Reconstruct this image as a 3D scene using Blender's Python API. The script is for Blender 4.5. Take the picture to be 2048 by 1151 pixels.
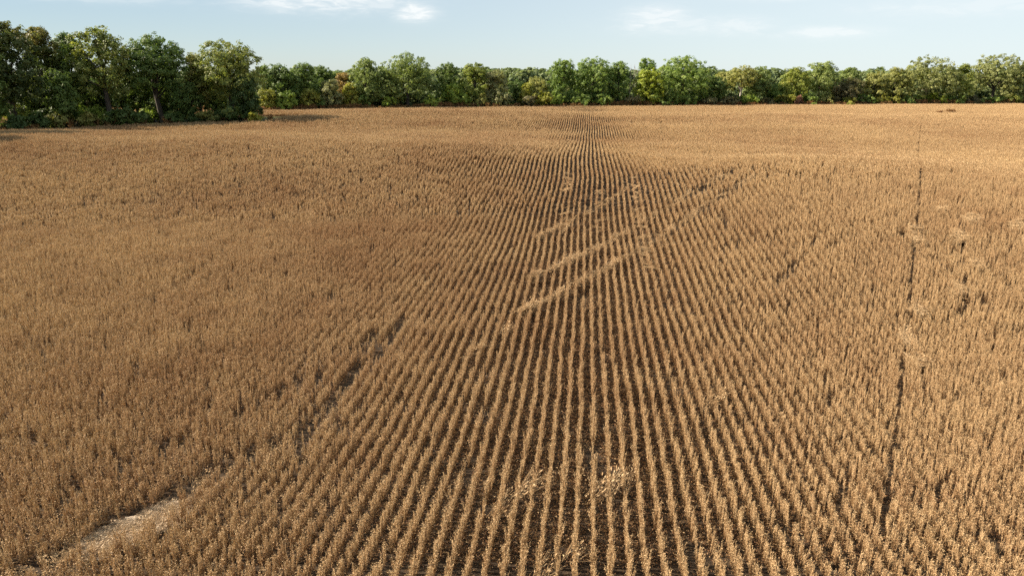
import math
import bpy, random
from mathutils import Vector

# ------------------------------------------------------------------ camera, world, sun, exposure
SC = bpy.context.scene
for _o in list(bpy.data.objects):
    bpy.data.objects.remove(_o)
CAM_H = 10.4
PITCH = math.radians(17.48)      # below the horizontal
YAW = math.radians(6.22)         # the crop rows run along +Y, the camera looks a little left of them
cam_data = bpy.data.cameras.new('camera'); cam = bpy.data.objects.new('camera', cam_data)
SC.collection.objects.link(cam); SC.camera = cam
cam.location = (0, 0, CAM_H); cam.rotation_euler = (math.radians(90) - PITCH, 0, YAW)
cam_data.sensor_width = 36; cam_data.lens = 24.0; cam_data.clip_start = .1; cam_data.clip_end = 12000

SUN_AZ = math.radians(-90.0)     # clockwise from +Y, so the sun stands to the left
SUN_EL = math.radians(36.0)
sd = bpy.data.lights.new('sun', 'SUN'); sd.energy = 5.0; sd.angle = math.radians(.53); sd.color = (1.0, .87, .70)
sun = bpy.data.objects.new('sun', sd); SC.collection.objects.link(sun)
sun_dir = Vector((math.sin(SUN_AZ) * math.cos(SUN_EL), math.cos(SUN_AZ) * math.cos(SUN_EL), math.sin(SUN_EL)))
sun.rotation_euler = (-sun_dir).to_track_quat('-Z', 'Y').to_euler(); sun.location = (-60, 0, 80)

W = bpy.data.worlds.new('World'); SC.world = W; W.use_nodes = True
def build_world():
    nt = W.node_tree; nt.nodes.clear(); N = nt.nodes.new; L = nt.links.new
    out = N('ShaderNodeOutputWorld'); bg = N('ShaderNodeBackground')
    sky = N('ShaderNodeTexSky'); sky.sky_type = 'NISHITA'; sky.sun_disc = False
    sky.sun_elevation = SUN_EL; sky.sun_rotation = SUN_AZ
    sky.altitude = 200; sky.air_density = .85; sky.dust_density = .25; sky.ozone_density = 3.6
    bg.inputs['Strength'].default_value = SKY_STRENGTH
    tc = N('ShaderNodeTexCoord')
    sep = N('ShaderNodeSeparateXYZ'); L(tc.outputs['Generated'], sep.inputs[0])
    def m(op, a, b=None, c=None):
        n = N('ShaderNodeMath'); n.operation = op
        for i, v in enumerate((a, b, c)):
            if v is None: continue
            if isinstance(v, (int, float)): n.inputs[i].default_value = v
            else: L(v, n.inputs[i])
        return n.outputs[0]
    az = m('ARCTAN2', sep.outputs[0], sep.outputs[1])
    el = m('ARCSINE', sep.outputs[2])
    comb = N('ShaderNodeCombineXYZ')
    L(m('MULTIPLY', az, 6.0), comb.inputs[0]); L(m('MULTIPLY', el, 26.0), comb.inputs[1])
    nz = N('ShaderNodeTexNoise'); nz.inputs['Scale'].default_value = 1.6; nz.inputs['Detail'].default_value = 9; nz.inputs['Roughness'].default_value = .62
    nz.inputs['Distortion'].default_value = .5
    L(comb.outputs[0], nz.inputs['Vector'])
    # thin cirrus everywhere
    base = m('MULTIPLY', m('MAXIMUM', m('SUBTRACT', nz.outputs[0], .52), 0.0), .9)
    # a broad thin veil, thicker toward the right of the view, evening out further round
    veil = N('ShaderNodeMapRange'); veil.interpolation_type = 'SMOOTHSTEP'
    L(az, veil.inputs[0]); veil.inputs[1].default_value = -.55; veil.inputs[2].default_value = .75; veil.inputs[3].default_value = .62; veil.inputs[4].default_value = .84
    tot = m('MAXIMUM', base, veil.outputs[0])
    nz2 = N('ShaderNodeTexNoise'); nz2.inputs['Scale'].default_value = 5.0; nz2.inputs['Detail'].default_value = 7; nz2.inputs['Roughness'].default_value = .6
    nz2.inputs['Distortion'].default_value = .8
    L(comb.outputs[0], nz2.inputs['Vector'])
    puff = None
    for (a, e, sa, se, k) in CLOUDS:
        da = m('DIVIDE', m('SUBTRACT', az, a), sa); de = m('DIVIDE', m('SUBTRACT', el, e), se)
        d2 = m('ADD', m('MULTIPLY', da, da), m('MULTIPLY', de, de))
        d2 = m('ADD', d2, m('MULTIPLY', m('SUBTRACT', nz2.outputs[0], .5), 4.2))
        g = m('MULTIPLY', m('EXPONENT', m('MULTIPLY', m('MAXIMUM', d2, 0.0), -1.1)), k)
        puff = g if puff is None else m('MAXIMUM', puff, g)
    mix0 = N('ShaderNodeMixRGB'); L(m('MINIMUM', tot, 1.0), mix0.inputs[0]); L(sky.outputs[0], mix0.inputs[1]); 
    vc = N('ShaderNodeMixRGB'); vr = N('ShaderNodeMapRange'); vr.interpolation_type = 'SMOOTHSTEP'; L(az, vr.inputs[0]); vr.inputs[1].default_value = -1.1; vr.inputs[2].default_value = .35
    L(vr.outputs[0], vc.inputs[0]); vc.inputs[1].default_value = VEIL_COL; vc.inputs[2].default_value = CLOUD_COL; L(vc.outputs[0], mix0.inputs[2])
    mix = N('ShaderNodeMixRGB'); L(m('MINIMUM', puff, 1.0), mix.inputs[0]); L(mix0.outputs[0], mix.inputs[1]); mix.inputs[2].default_value = PUFF_COL
    L(mix.outputs[0], bg.inputs['Color']); L(bg.outputs[0], out.inputs['Surface'])
SKY_STRENGTH = .05
CLOUD_COL = (5.75, 6.45, 6.6, 1)
VEIL_COL = (2.6, 3.25, 3.4, 1)
PUFF_COL = (7.1, 7.3, 7.3, 1)
# azimuth, elevation (radians), half widths, strength of each thin cloud
CLOUDS = [(-.365, .093, .10, .016, .7), (-.352, .084, .030, .008, .6), (-.240, .078, .026, .0115, .85), (-.29, .088, .06, .010, .45), (-.43, .084, .06, .006, .4),
          (.085, .070, .040, .014, .6), (.11, .060, .07, .011, .35), (.19, .058, .04, .011, .4), (.25, .096, .06, .007, .7), (.30, .048, .05, .007, .5),
          (-.70, .100, .05, .012, .4), (-.62, .085, .09, .007, .25), (.46, .075, .12, .012, .3)]
build_world()
SC.view_settings.view_transform = 'Standard'; SC.view_settings.look = 'None'
SC.view_settings.exposure = 1.5; SC.view_settings.gamma = 1.0; SC.view_settings.use_curve_mapping = False
SC.render.engine = 'CYCLES'; SC.cycles.max_bounces = 6; SC.cycles.diffuse_bounces = 3; SC.cycles.transparent_max_bounces = 8
SC.cycles.use_denoising = False

# TERRAIN-BEGIN
import numpy as np, math
PROF_Y = np.array([-60., 0, 12, 28, 41, 52, 60, 68, 85, 100, 125, 142, 150, 158, 170, 185, 215, 300, 420, 650, 900, 1400, 4000])
PROF_Z = np.array([0., 0, 0, .15, .70, 1.75, 2.6, 2.55, 1.85, 1.25, 1.75, 2.05, 1.95, 1.35, .45, -.15, -.1, -.6, -1.2, -2.0, -.5, 2., 0.])
def _profile(y):
    # smooth interpolation: average of shifted linear interpolations
    r = 0
    offs = (-3, -1.5, 0, 1.5, 3)
    for o in offs:
        r = r + np.interp(y + o * np.clip(np.abs(y) / 60, .5, 3), PROF_Y, PROF_Z)
    return r / len(offs)
def _ss(a, b, t):
    t = np.clip((t - a) / (b - a), 0, 1)
    return t * t * (3 - 2 * t)
def terrain(x, y):
    x = np.asarray(x, float); y = np.asarray(y, float)
    w = 1 - _ss(85, 130, y)
    ye = y + .45 * np.clip(x, -22, 26) * w * _ss(20, 40, y)
    z = _profile(ye)
    near = 1 - _ss(150, 260, y)
    z = z + near * (.07 * np.sin(x * .21 + y * .11 + 1) + .06 * np.sin(x * .13 - y * .23) + .05 * np.sin(y * .37 + x * .05 + 2)) * _ss(15, 40, y)
    z = z + 1.1 * _ss(1, 15, x) * (1 - _ss(22, 40, x)) * _ss(24, 42, y) * (1 - _ss(54, 68, y))       # knoll right of the middle
    z = z + .45 * _ss(3, 14, -x) * (1 - _ss(30, 60, -x)) * _ss(42, 62, y) * (1 - _ss(70, 88, y))      # and a lower one left of it
    z = z + .55 * _ss(-4, 26, -x) * (1 - _ss(40, 70, -x)) * _ss(104, 140, y) * (1 - _ss(143, 160, y))
    far = _ss(300, 600, y)
    z = z + far * (2.5 * np.sin(x * .008 + 1.7) + 1.5 * np.sin(x * .019 + y * .006))
    return z
# TERRAIN-END

# ------------------------------------------------------------------ helpers
rs = np.random.RandomState(7)
def tag(o, label=None, cat=None, group=None, kind=None):
    for k, v in (('label', label), ('category', cat), ('group', group), ('kind', kind)):
        if v: o[k] = v
    return o
def link(o, parent=None):
    SC.collection.objects.link(o)
    if parent: o.parent = parent
    return o
def mesh_np(name, verts, quads=None, tris=None, attrs=None, mat=None):
    """verts (n,3), quads (m,4), tris (k,3); attrs = {name: float array per vertex}"""
    verts = np.asarray(verts, np.float32)
    me = bpy.data.meshes.new(name)
    loops = []; starts = []; n = 0
    if quads is not None and len(quads):
        q = np.asarray(quads, np.int32); loops.append(q.ravel()); starts.append(n + np.arange(len(q)) * 4); n += q.size
    if tris is not None and len(tris):
        t = np.asarray(tris, np.int32); loops.append(t.ravel()); starts.append(n + np.arange(len(t)) * 3); n += t.size
    me.vertices.add(len(verts)); me.vertices.foreach_set('co', verts.ravel())
    if loops:
        loops = np.concatenate(loops); starts = np.concatenate(starts).astype(np.int32)
        me.loops.add(len(loops)); me.loops.foreach_set('vertex_index', loops.astype(np.int32))
        me.polygons.add(len(starts)); me.polygons.foreach_set('loop_start', starts)
    me.update(calc_edges=True)
    for k, v in (attrs or {}).items():
        a = me.attributes.new(k, 'FLOAT', 'POINT'); a.data.foreach_set('value', np.asarray(v, np.float32))
    if mat: me.materials.append(mat)
    return me

# ------------------------------------------------------------------ materials
def new_mat(name):
    m = bpy.data.materials.new(name); m.use_nodes = True; m.node_tree.nodes.clear(); return m
def ramp(N, stops):
    r = N('ShaderNodeValToRGB'); e = r.color_ramp.elements
    while len(e) > 1: e.remove(e[-1])
    e[0].position, e[0].color = stops[0][0], (*stops[0][1], 1)
    for p, c in stops[1:]:
        x = e.new(p); x.color = (*c, 1)
    return r
def leaf_mat(name, stops, trans=.3, tint=None, rough=.7, vary=.24):
    """leaf-like material: colour from the per-leaf attribute 'tone', some light passing through"""
    m = new_mat(name); nt = m.node_tree; N = nt.nodes.new; L = nt.links.new
    out = N('ShaderNodeOutputMaterial')
    at = N('ShaderNodeAttribute'); at.attribute_name = 'tone'
    r = ramp(N, stops); 
    oi = N('ShaderNodeObjectInfo')
    ad = N('ShaderNodeMath'); ad.operation = 'MULTIPLY_ADD'; ad.inputs[1].default_value = vary; L(oi.outputs['Random'], ad.inputs[0])
    sb = N('ShaderNodeMath'); sb.operation = 'SUBTRACT'; sb.inputs[1].default_value = vary / 2; L(at.outputs['Fac'], sb.inputs[0])
    L(sb.outputs[0], ad.inputs[2]); L(ad.outputs[0], r.inputs[0])
    col = r.outputs[0]
    if tint:
        ti = N('ShaderNodeAttribute'); ti.attribute_type = 'INSTANCER'; ti.attribute_name = 'tint'
        mx = N('ShaderNodeMixRGB'); mx.blend_type = 'MULTIPLY'; mx.inputs[0].default_value = 1
        tr = ramp(N, tint); L(ti.outputs['Fac'], tr.inputs[0]); L(col, mx.inputs[1]); L(tr.outputs[0], mx.inputs[2]); col = mx.outputs[0]
    p = N('ShaderNodeBsdfPrincipled'); p.inputs['Roughness'].default_value = rough; p.inputs['Specular IOR Level'].default_value = .28
    L(col, p.inputs['Base Color'])
    t = N('ShaderNodeBsdfTranslucent')
    g = N('ShaderNodeMixRGB'); g.blend_type = 'MULTIPLY'; g.inputs[0].default_value = 1; g.inputs[2].default_value = (1.15, 1.18, .72, 1)
    L(col, g.inputs[1]); L(g.outputs[0], t.inputs['Color'])
    ms = N('ShaderNodeMixShader'); ms.inputs[0].default_value = trans
    L(p.outputs[0], ms.inputs[1]); L(t.outputs[0], ms.inputs[2]); L(ms.outputs[0], out.inputs['Surface'])
    return m
SPEC = {   # foliage colours from dark to light leaf
    'oak':    [(0, (.018, .036, .010)), (.5, (.036, .064, .016)), (1, (.070, .100, .026))],
    'oakl':   [(0, (.030, .048, .012)), (.5, (.062, .082, .020)), (1, (.130, .135, .040))],
    'vine':   [(0, (.014, .028, .010)), (.6, (.028, .048, .014)), (1, (.10, .12, .03))],
    'oak2':   [(0, (.034, .054, .018)), (.5, (.066, .094, .030)), (1, (.115, .142, .046))],
    'green':  [(0, (.030, .058, .014)), (.5, (.064, .100, .026)), (1, (.120, .150, .040))],
    'greyd':  [(0, (.044, .060, .024)), (.5, (.080, .098, .038)), (1, (.130, .145, .058))],
    'grey':   [(0, (.050, .062, .030)), (.5, (.088, .100, .046)), (1, (.135, .145, .070))],
    'olive':  [(0, (.048, .052, .014)), (.5, (.090, .088, .024)), (1, (.150, .130, .040))],
    'olive2': [(0, (.050, .062, .020)), (.5, (.094, .108, .034)), (1, (.155, .155, .050))],
    'yellow': [(0, (.070, .080, .014)), (.5, (.125, .135, .022)), (1, (.210, .200, .036))],
    'yellow2':[(0, (.058, .074, .014)), (.5, (.118, .128, .024)), (1, (.215, .180, .040))],
    'lime':   [(0, (.045, .078, .012)), (.5, (.092, .135, .022)), (1, (.170, .210, .036))],
    'lime2':  [(0, (.080, .092, .010)), (.5, (.160, .165, .018)), (1, (.250, .230, .028))],
    'rust':   [(0, (.018, .032, .010)), (.5, (.040, .056, .014)), (1, (.085, .078, .020))],
    'rust2':  [(0, (.090, .060, .018)), (.5, (.135, .100, .030)), (1, (.190, .140, .046))],
    'brown':  [(0, (.060, .054, .024)), (.5, (.105, .090, .038)), (1, (.150, .130, .055))],
    'red':    [(0, (.060, .030, .016)), (.5, (.110, .055, .030)), (1, (.160, .085, .050))],
    'far':    [(0, (.032, .052, .020)), (.5, (.058, .084, .032)), (1, (.100, .118, .046))],
}
_GAIN = {'yellow': (2.1, 2.0, 2.2), 'yellow2': (2.05, 2.2, 2.3), 'lime': (2.4, 2.2, 2.3), 'lime2': (1.7, 1.95, 2.2), 'rust': (2.6, 2.3, 2.3), 'rust2': (2.1, 2.0, 2.2),
         'brown': (1.9, 2.0, 2.3), 'red': (2.0, 2.0, 2.2), 'oakl': (2.9, 2.6, 2.6), 'olive': (2.4, 2.5, 2.6), 'olive2': (2.9, 2.6, 2.5), 'oak': (3.3, 2.75, 2.7), 'far': (3.1, 2.7, 3.1)}
MAT = {k: leaf_mat('foliage_' + k, [(p, tuple(a * g for a, g in zip(c, _GAIN.get(k, (3.1, 2.75, 2.6))))) for p, c in v], .41, rough=.55) for k, v in SPEC.items()}
def bark_mat(name, a, b):
    m = new_mat(name); nt = m.node_tree; N = nt.nodes.new; L = nt.links.new
    out = N('ShaderNodeOutputMaterial'); p = N('ShaderNodeBsdfPrincipled'); p.inputs['Roughness'].default_value = .9
    tc = N('ShaderNodeTexCoord'); nz = N('ShaderNodeTexNoise'); nz.inputs['Scale'].default_value = 3; nz.inputs['Detail'].default_value = 6
    mp = N('ShaderNodeMapping'); mp.inputs['Scale'].default_value = (4, 4, .7); L(tc.outputs['Object'], mp.inputs[0]); L(mp.outputs[0], nz.inputs['Vector'])
    r = ramp(N, [(.3, a), (.7, b)]); L(nz.outputs[0], r.inputs[0]); L(r.outputs[0], p.inputs['Base Color'])
    bp = N('ShaderNodeBump'); bp.inputs['Distance'].default_value = .03; L(nz.outputs[0], bp.inputs['Height']); L(bp.outputs[0], p.inputs['Normal'])
    L(p.outputs[0], out.inputs['Surface']); return m
BARK = bark_mat('bark', (.028, .022, .016), (.075, .06, .046))
BARK_PALE = bark_mat('bark_pale', (.22, .19, .15), (.42, .38, .32))

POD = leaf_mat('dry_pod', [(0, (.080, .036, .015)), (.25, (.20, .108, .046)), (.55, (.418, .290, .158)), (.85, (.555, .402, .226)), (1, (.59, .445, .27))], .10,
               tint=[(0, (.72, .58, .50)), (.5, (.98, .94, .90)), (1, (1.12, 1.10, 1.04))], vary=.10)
STRAW = leaf_mat('dry_straw', [(0, (.12, .068, .032)), (.4, (.38, .262, .136)), (1, (.56, .43, .26))], .12,
               tint=[(0, (.95, .86, .78)), (.5, (1, .95, .92)), (1, (1.0, 1.04, 1.24))])
WEED = leaf_mat('dry_weed', [(0, (.12, .06, .028)), (.4, (.24, .125, .058)), (.75, (.36, .23, .105)), (1, (.30, .25, .08))], .3,
               tint=[(0, (.8, .65, .6)), (1, (1.1, 1.1, 1.0))])

def ground_mat():
    m = new_mat('soil_and_grass'); nt = m.node_tree; N = nt.nodes.new; L = nt.links.new
    out = N('ShaderNodeOutputMaterial'); p = N('ShaderNodeBsdfPrincipled'); p.inputs['Roughness'].default_value = .95; p.inputs['Specular IOR Level'].default_value = .1
    geo = N('ShaderNodeNewGeometry')
    n1 = N('ShaderNodeTexNoise'); n1.inputs['Scale'].default_value = 9; n1.inputs['Detail'].default_value = 10; n1.inputs['Roughness'].default_value = .75
    n2 = N('ShaderNodeTexNoise'); n2.inputs['Scale'].default_value = .35; n2.inputs['Detail'].default_value = 5
    n3 = N('ShaderNodeTexVoronoi'); n3.inputs['Scale'].default_value = 26
    for n in (n1, n2, n3): L(geo.outputs['Position'], n.inputs['Vector'])
    soil = ramp(N, [(.3, (.020, .014, .010)), (.52, (.044, .031, .021)), (.68, (.092, .066, .041))]); L(n1.outputs[0], soil.inputs[0])
    # broken bits of straw lying on the soil
    fl = N('ShaderNodeMath'); fl.operation = 'LESS_THAN'; fl.inputs[1].default_value = .14; L(n3.outputs['Distance'], fl.inputs[0])
    fm = N('ShaderNodeMath'); fm.operation = 'MULTIPLY'; L(fl.outputs[0], fm.inputs[0]); fm.inputs[1].default_value = .6
    mx = N('ShaderNodeMixRGB'); L(fm.outputs[0], mx.inputs[0]); L(soil.outputs[0], mx.inputs[1]); mx.inputs[2].default_value = (.30, .20, .10, 1)
    grass = ramp(N, [(.3, (.040, .050, .014)), (.6, (.090, .090, .028)), (.8, (.15, .12, .045))]); L(n2.outputs[0], grass.inputs[0])
    at = N('ShaderNodeAttribute'); at.attribute_name = 'grass'
    mg = N('ShaderNodeMixRGB'); L(at.outputs['Fac'], mg.inputs[0]); L(mx.outputs[0], mg.inputs[1]); L(grass.outputs[0], mg.inputs[2])
    L(mg.outputs[0], p.inputs['Base Color'])
    bp = N('ShaderNodeBump'); bp.inputs['Distance'].default_value = .05; bp.inputs['Strength'].default_value = .8; L(n1.outputs[0], bp.inputs['Height']); L(bp.outputs[0], p.inputs['Normal'])
    L(p.outputs[0], out.inputs['Surface']); return m
GROUND = ground_mat()

# ------------------------------------------------------------------ field outline
TREES = [
    (-91.2, 98.0, 14.9, 3.6, 'oak', 0.08, 'L', 'dark tree mostly cut off by the left picture edge'),
    (-91.2, 103.0, 17.4, 4.9, 'rust', 0.18, 'L', 'tall tree with rust tinted top at the far left of the row'),
    (-92.0, 111.8, 16.4, 3.1, 'rust', 0.2, 'L', 'slim tree with olive orange crown, second from the left end'),
    (-90.3, 116.1, 15.4, 3.3, 'oak', 0.25, 'L', 'lower dark tree between the rust topped trees and the twin topped oak'),
    (-83.8, 115.5, 16.5, 4.9, 'oakl', 0.27, 'L', 'tall oak with bare dark trunk and ragged crown, above a bright shrub'),
    (-78.6, 122.4, 15.6, 6.1, 'oak', 0.28, 'L', 'broad dark oak whose crown slopes down toward the sky gap'),
    (-73.7, 127.4, 12.0, 2.1, 'olive', 0.25, 'L', 'narrow olive tree leaning into the left side of the last big tree'),
    (-66.5, 125.8, 14.6, 6.7, 'oakl', 0.22, 'L', 'wide tree ending the left row beside the open pale field'),
    (-86.9, 108.3, 9.4, 2.5, 'oak', 0.2, 'L', 'low dark tree with hanging limbs below the olive orange crown'),
    (-62.4, 123.6, 8.1, 2.4, 'vine', 0.02, 'L', 'dark vine covered trunk at the right end of the left row'),
    (-73.5, 122.5, 7.5, 2.9, 'oak', 0.15, 'L', 'small shaded tree under the sloping oak crown'),
    (-96.7, 111.3, 8.7, 3.4, 'oak', 0.1, 'L', 'shaded tree filling the space under the rust tinted top'),
    (-80.5, 129.7, 8.2, 3.5, 'oak', 0.1, 'L', 'shaded tree deep behind the sloping oak crown'),
    (-72.7, 131.4, 8.2, 3.3, 'oak', 0.1, 'L', 'shaded tree deep behind the wide end tree'),
    (-91.1, 122.3, 8.4, 3.3, 'oak', 0.1, 'L', 'shaded tree deep behind the tall oak with the bare trunk'),
    (-94.7, 116.9, 7.7, 3.2, 'olive', 0.1, 'L', 'olive tree deep behind the olive orange crown'),
    (-85.6, 125.8, 8.3, 3.8, 'oak', 0.12, 'L', 'shaded tree behind the two tall oaks of the left row'),
    (-93.3, 201.2, 13.3, 5.3, 'oak', 0.1, 'F', 'dark tree half hidden behind the wide end tree'),
    (-89.0, 199.4, 13.1, 5.0, 'oak', 0.1, 'F', 'dense dark tree first right of the left row'),
    (-85.2, 205.7, 13.7, 4.8, 'oak', 0.1, 'F', 'dense dark tree with twin humps above a lime sapling'),
    (-82.7, 214.6, 12.6, 4.7, 'oak', 0.1, 'F', 'bluish dark tree set back behind the grey sapling'),
    (-79.5, 219.2, 11.2, 3.5, 'oak', 0.1, 'F', 'low dark tree behind the small orange tree'),
    (-91.5, 194.0, 6.7, 3.1, 'yellow', 0.05, 'F', 'small yellow green tree at the corner of the pale field'),
    (-86.7, 196.3, 6.1, 2.9, 'lime', 0.05, 'F', 'small lime tree below the dense dark trees'),
    (-81.4, 200.1, 6.3, 2.8, 'yellow', 0.05, 'F', 'slim yellow green sapling below the twin humped tree'),
    (-76.7, 204.6, 8.9, 3.6, 'grey', 0.05, 'F', 'grey green small tree left of the small orange tree'),
    (-74.9, 211.8, 11.0, 2.6, 'rust2', 0.1, 'F', 'small orange brown tree between grey sapling and tall round tree'),
    (-71.7, 208.0, 7.7, 2.6, 'yellow', 0.05, 'F', 'yellow leaved small tree leaning on the tall round tree'),
    (-68.0, 212.4, 15.0, 5.4, 'oak2', 0.12, 'F', 'tall round headed tree left of the great spreading oak'),
    (-56.4, 216.3, 16.6, 8.4, 'oak2', 0.13, 'F', 'great spreading oak with pale double trunk over red weeds'),
    (-60.9, 212.7, 9.9, 3.7, 'oak2', 0.08, 'F', 'lower limb tree filling the left foot of the great spreading oak'),
    (-44.7, 221.2, 13.9, 4.1, 'oak', 0.1, 'F', 'slender dark tree just right of the great spreading oak'),
    (-36.1, 222.9, 13.8, 4.8, 'yellow2', 0.08, 'F', 'tree with bright yellow green top and orange middle'),
    (-42.4, 217.7, 7.7, 3.4, 'lime', 0.05, 'F', 'low lime tree at the foot of the slender dark tree'),
    (-29.9, 223.9, 11.5, 4.5, 'grey', 0.06, 'F', 'grey olive tree with drooping sides left of the low gap'),
    (-24.0, 228.8, 8.7, 3.6, 'oak', 0.06, 'F', 'low dark tree in the gap where far woods show'),
    (-19.6, 226.0, 7.5, 2.9, 'yellow', 0.05, 'F', 'small yellow tree in the low gap'),
    (-17.0, 229.9, 9.5, 4.4, 'olive2', 0.06, 'F', 'olive yellow tree left of the dense green clump'),
    (-8.8, 231.3, 15.1, 5.0, 'green', 0.04, 'F', 'left tree of the dense green clump beyond the row ends'),
    (0.9, 235.2, 16.0, 7.7, 'green', 0.04, 'F', 'tallest middle tree of the dense green clump beyond the row ends'),
    (9.4, 236.5, 14.5, 4.5, 'green', 0.06, 'F', 'right tree of the dense green clump beside bare grey stems'),
    (18.8, 242.0, 15.5, 3.4, 'green', 0.1, 'F', 'slim tree rising behind the bright yellow green tree'),
    (19.5, 236.3, 12.3, 5.4, 'lime2', 0.04, 'F', 'bright yellow green tree beside bare grey stems'),
    (30.9, 242.3, 16.6, 9.7, 'green', 0.08, 'F', 'great broad tree right of the bright yellow green tree'),
    (42.4, 244.4, 9.7, 4.0, 'oak', 0.06, 'F', 'low tree with dark shaded side right of the great broad tree'),
    (46.9, 256.8, 11.5, 4.2, 'olive2', 0.05, 'F', 'pale olive tree behind the low shaded tree'),
    (51.0, 247.6, 13.2, 5.4, 'olive2', 0.46, 'F', 'tree showing pale bare trunks under a domed crown'),
    (57.2, 250.2, 13.2, 4.4, 'oak2', 0.15, 'F', 'domed tree right of the pale bare trunks'),
    (62.3, 250.6, 7.6, 3.8, 'green', 0.05, 'F', 'low green tree left of the lumpy yellow green tree'),
    (69.9, 252.6, 12.6, 5.2, 'yellow2', 0.05, 'F', 'lumpy yellow green tree left of the forked dark tree'),
    (79.1, 256.8, 14.9, 5.9, 'oak2', 0.15, 'F', 'forked dark tree rising above its yellow green neighbours'),
    (90.0, 261.3, 12.9, 4.6, 'oak2', 0.08, 'F', 'ragged topped tree behind the brown leaved tree'),
    (88.0, 256.5, 9.5, 5.9, 'brown', 0.04, 'F', 'brown leaved tree right of the forked dark tree'),
    (98.8, 261.0, 11.5, 4.9, 'olive2', 0.05, 'F', 'olive tree with grey bare patch'),
    (106.1, 262.1, 12.9, 6.3, 'olive2', 0.04, 'F', 'domed olive yellow tree left of the big grey green tree'),
    (118.9, 266.3, 16.6, 10.3, 'greyd', 0.06, 'F', 'big grey green tree with rounded sloping crown'),
    (129.9, 267.6, 13.9, 4.3, 'yellow2', 0.05, 'F', 'yellow green tree between the two big grey green trees'),
    (144.6, 273.0, 17.7, 9.7, 'greyd', 0.06, 'F', 'tallest big grey green tree near the right picture edge'),
    (156.1, 275.2, 15.1, 6.5, 'olive2', 0.05, 'F', 'olive tree cut by the right picture edge'),
    (172.7, 279.2, 16.2, 8.2, 'oak2', 0.06, 'F', 'first tree of the far edge beyond the right picture edge'),
    (188.7, 282.9, 14.5, 8.3, 'green', 0.06, 'F', 'second tree of the far edge beyond the right picture edge'),
    (-92.5, 86, 17.5, 6.5, 'oak', .12, 'L', 'oak standing just outside the left picture edge'),
    (-88.5, 73, 17.5, 6.5, 'oak', .12, 'L', 'second oak outside the left picture edge'),
    (-91, 58, 17, 6.5, 'oak', .12, 'L', 'third oak outside the left picture edge'),
]
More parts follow.
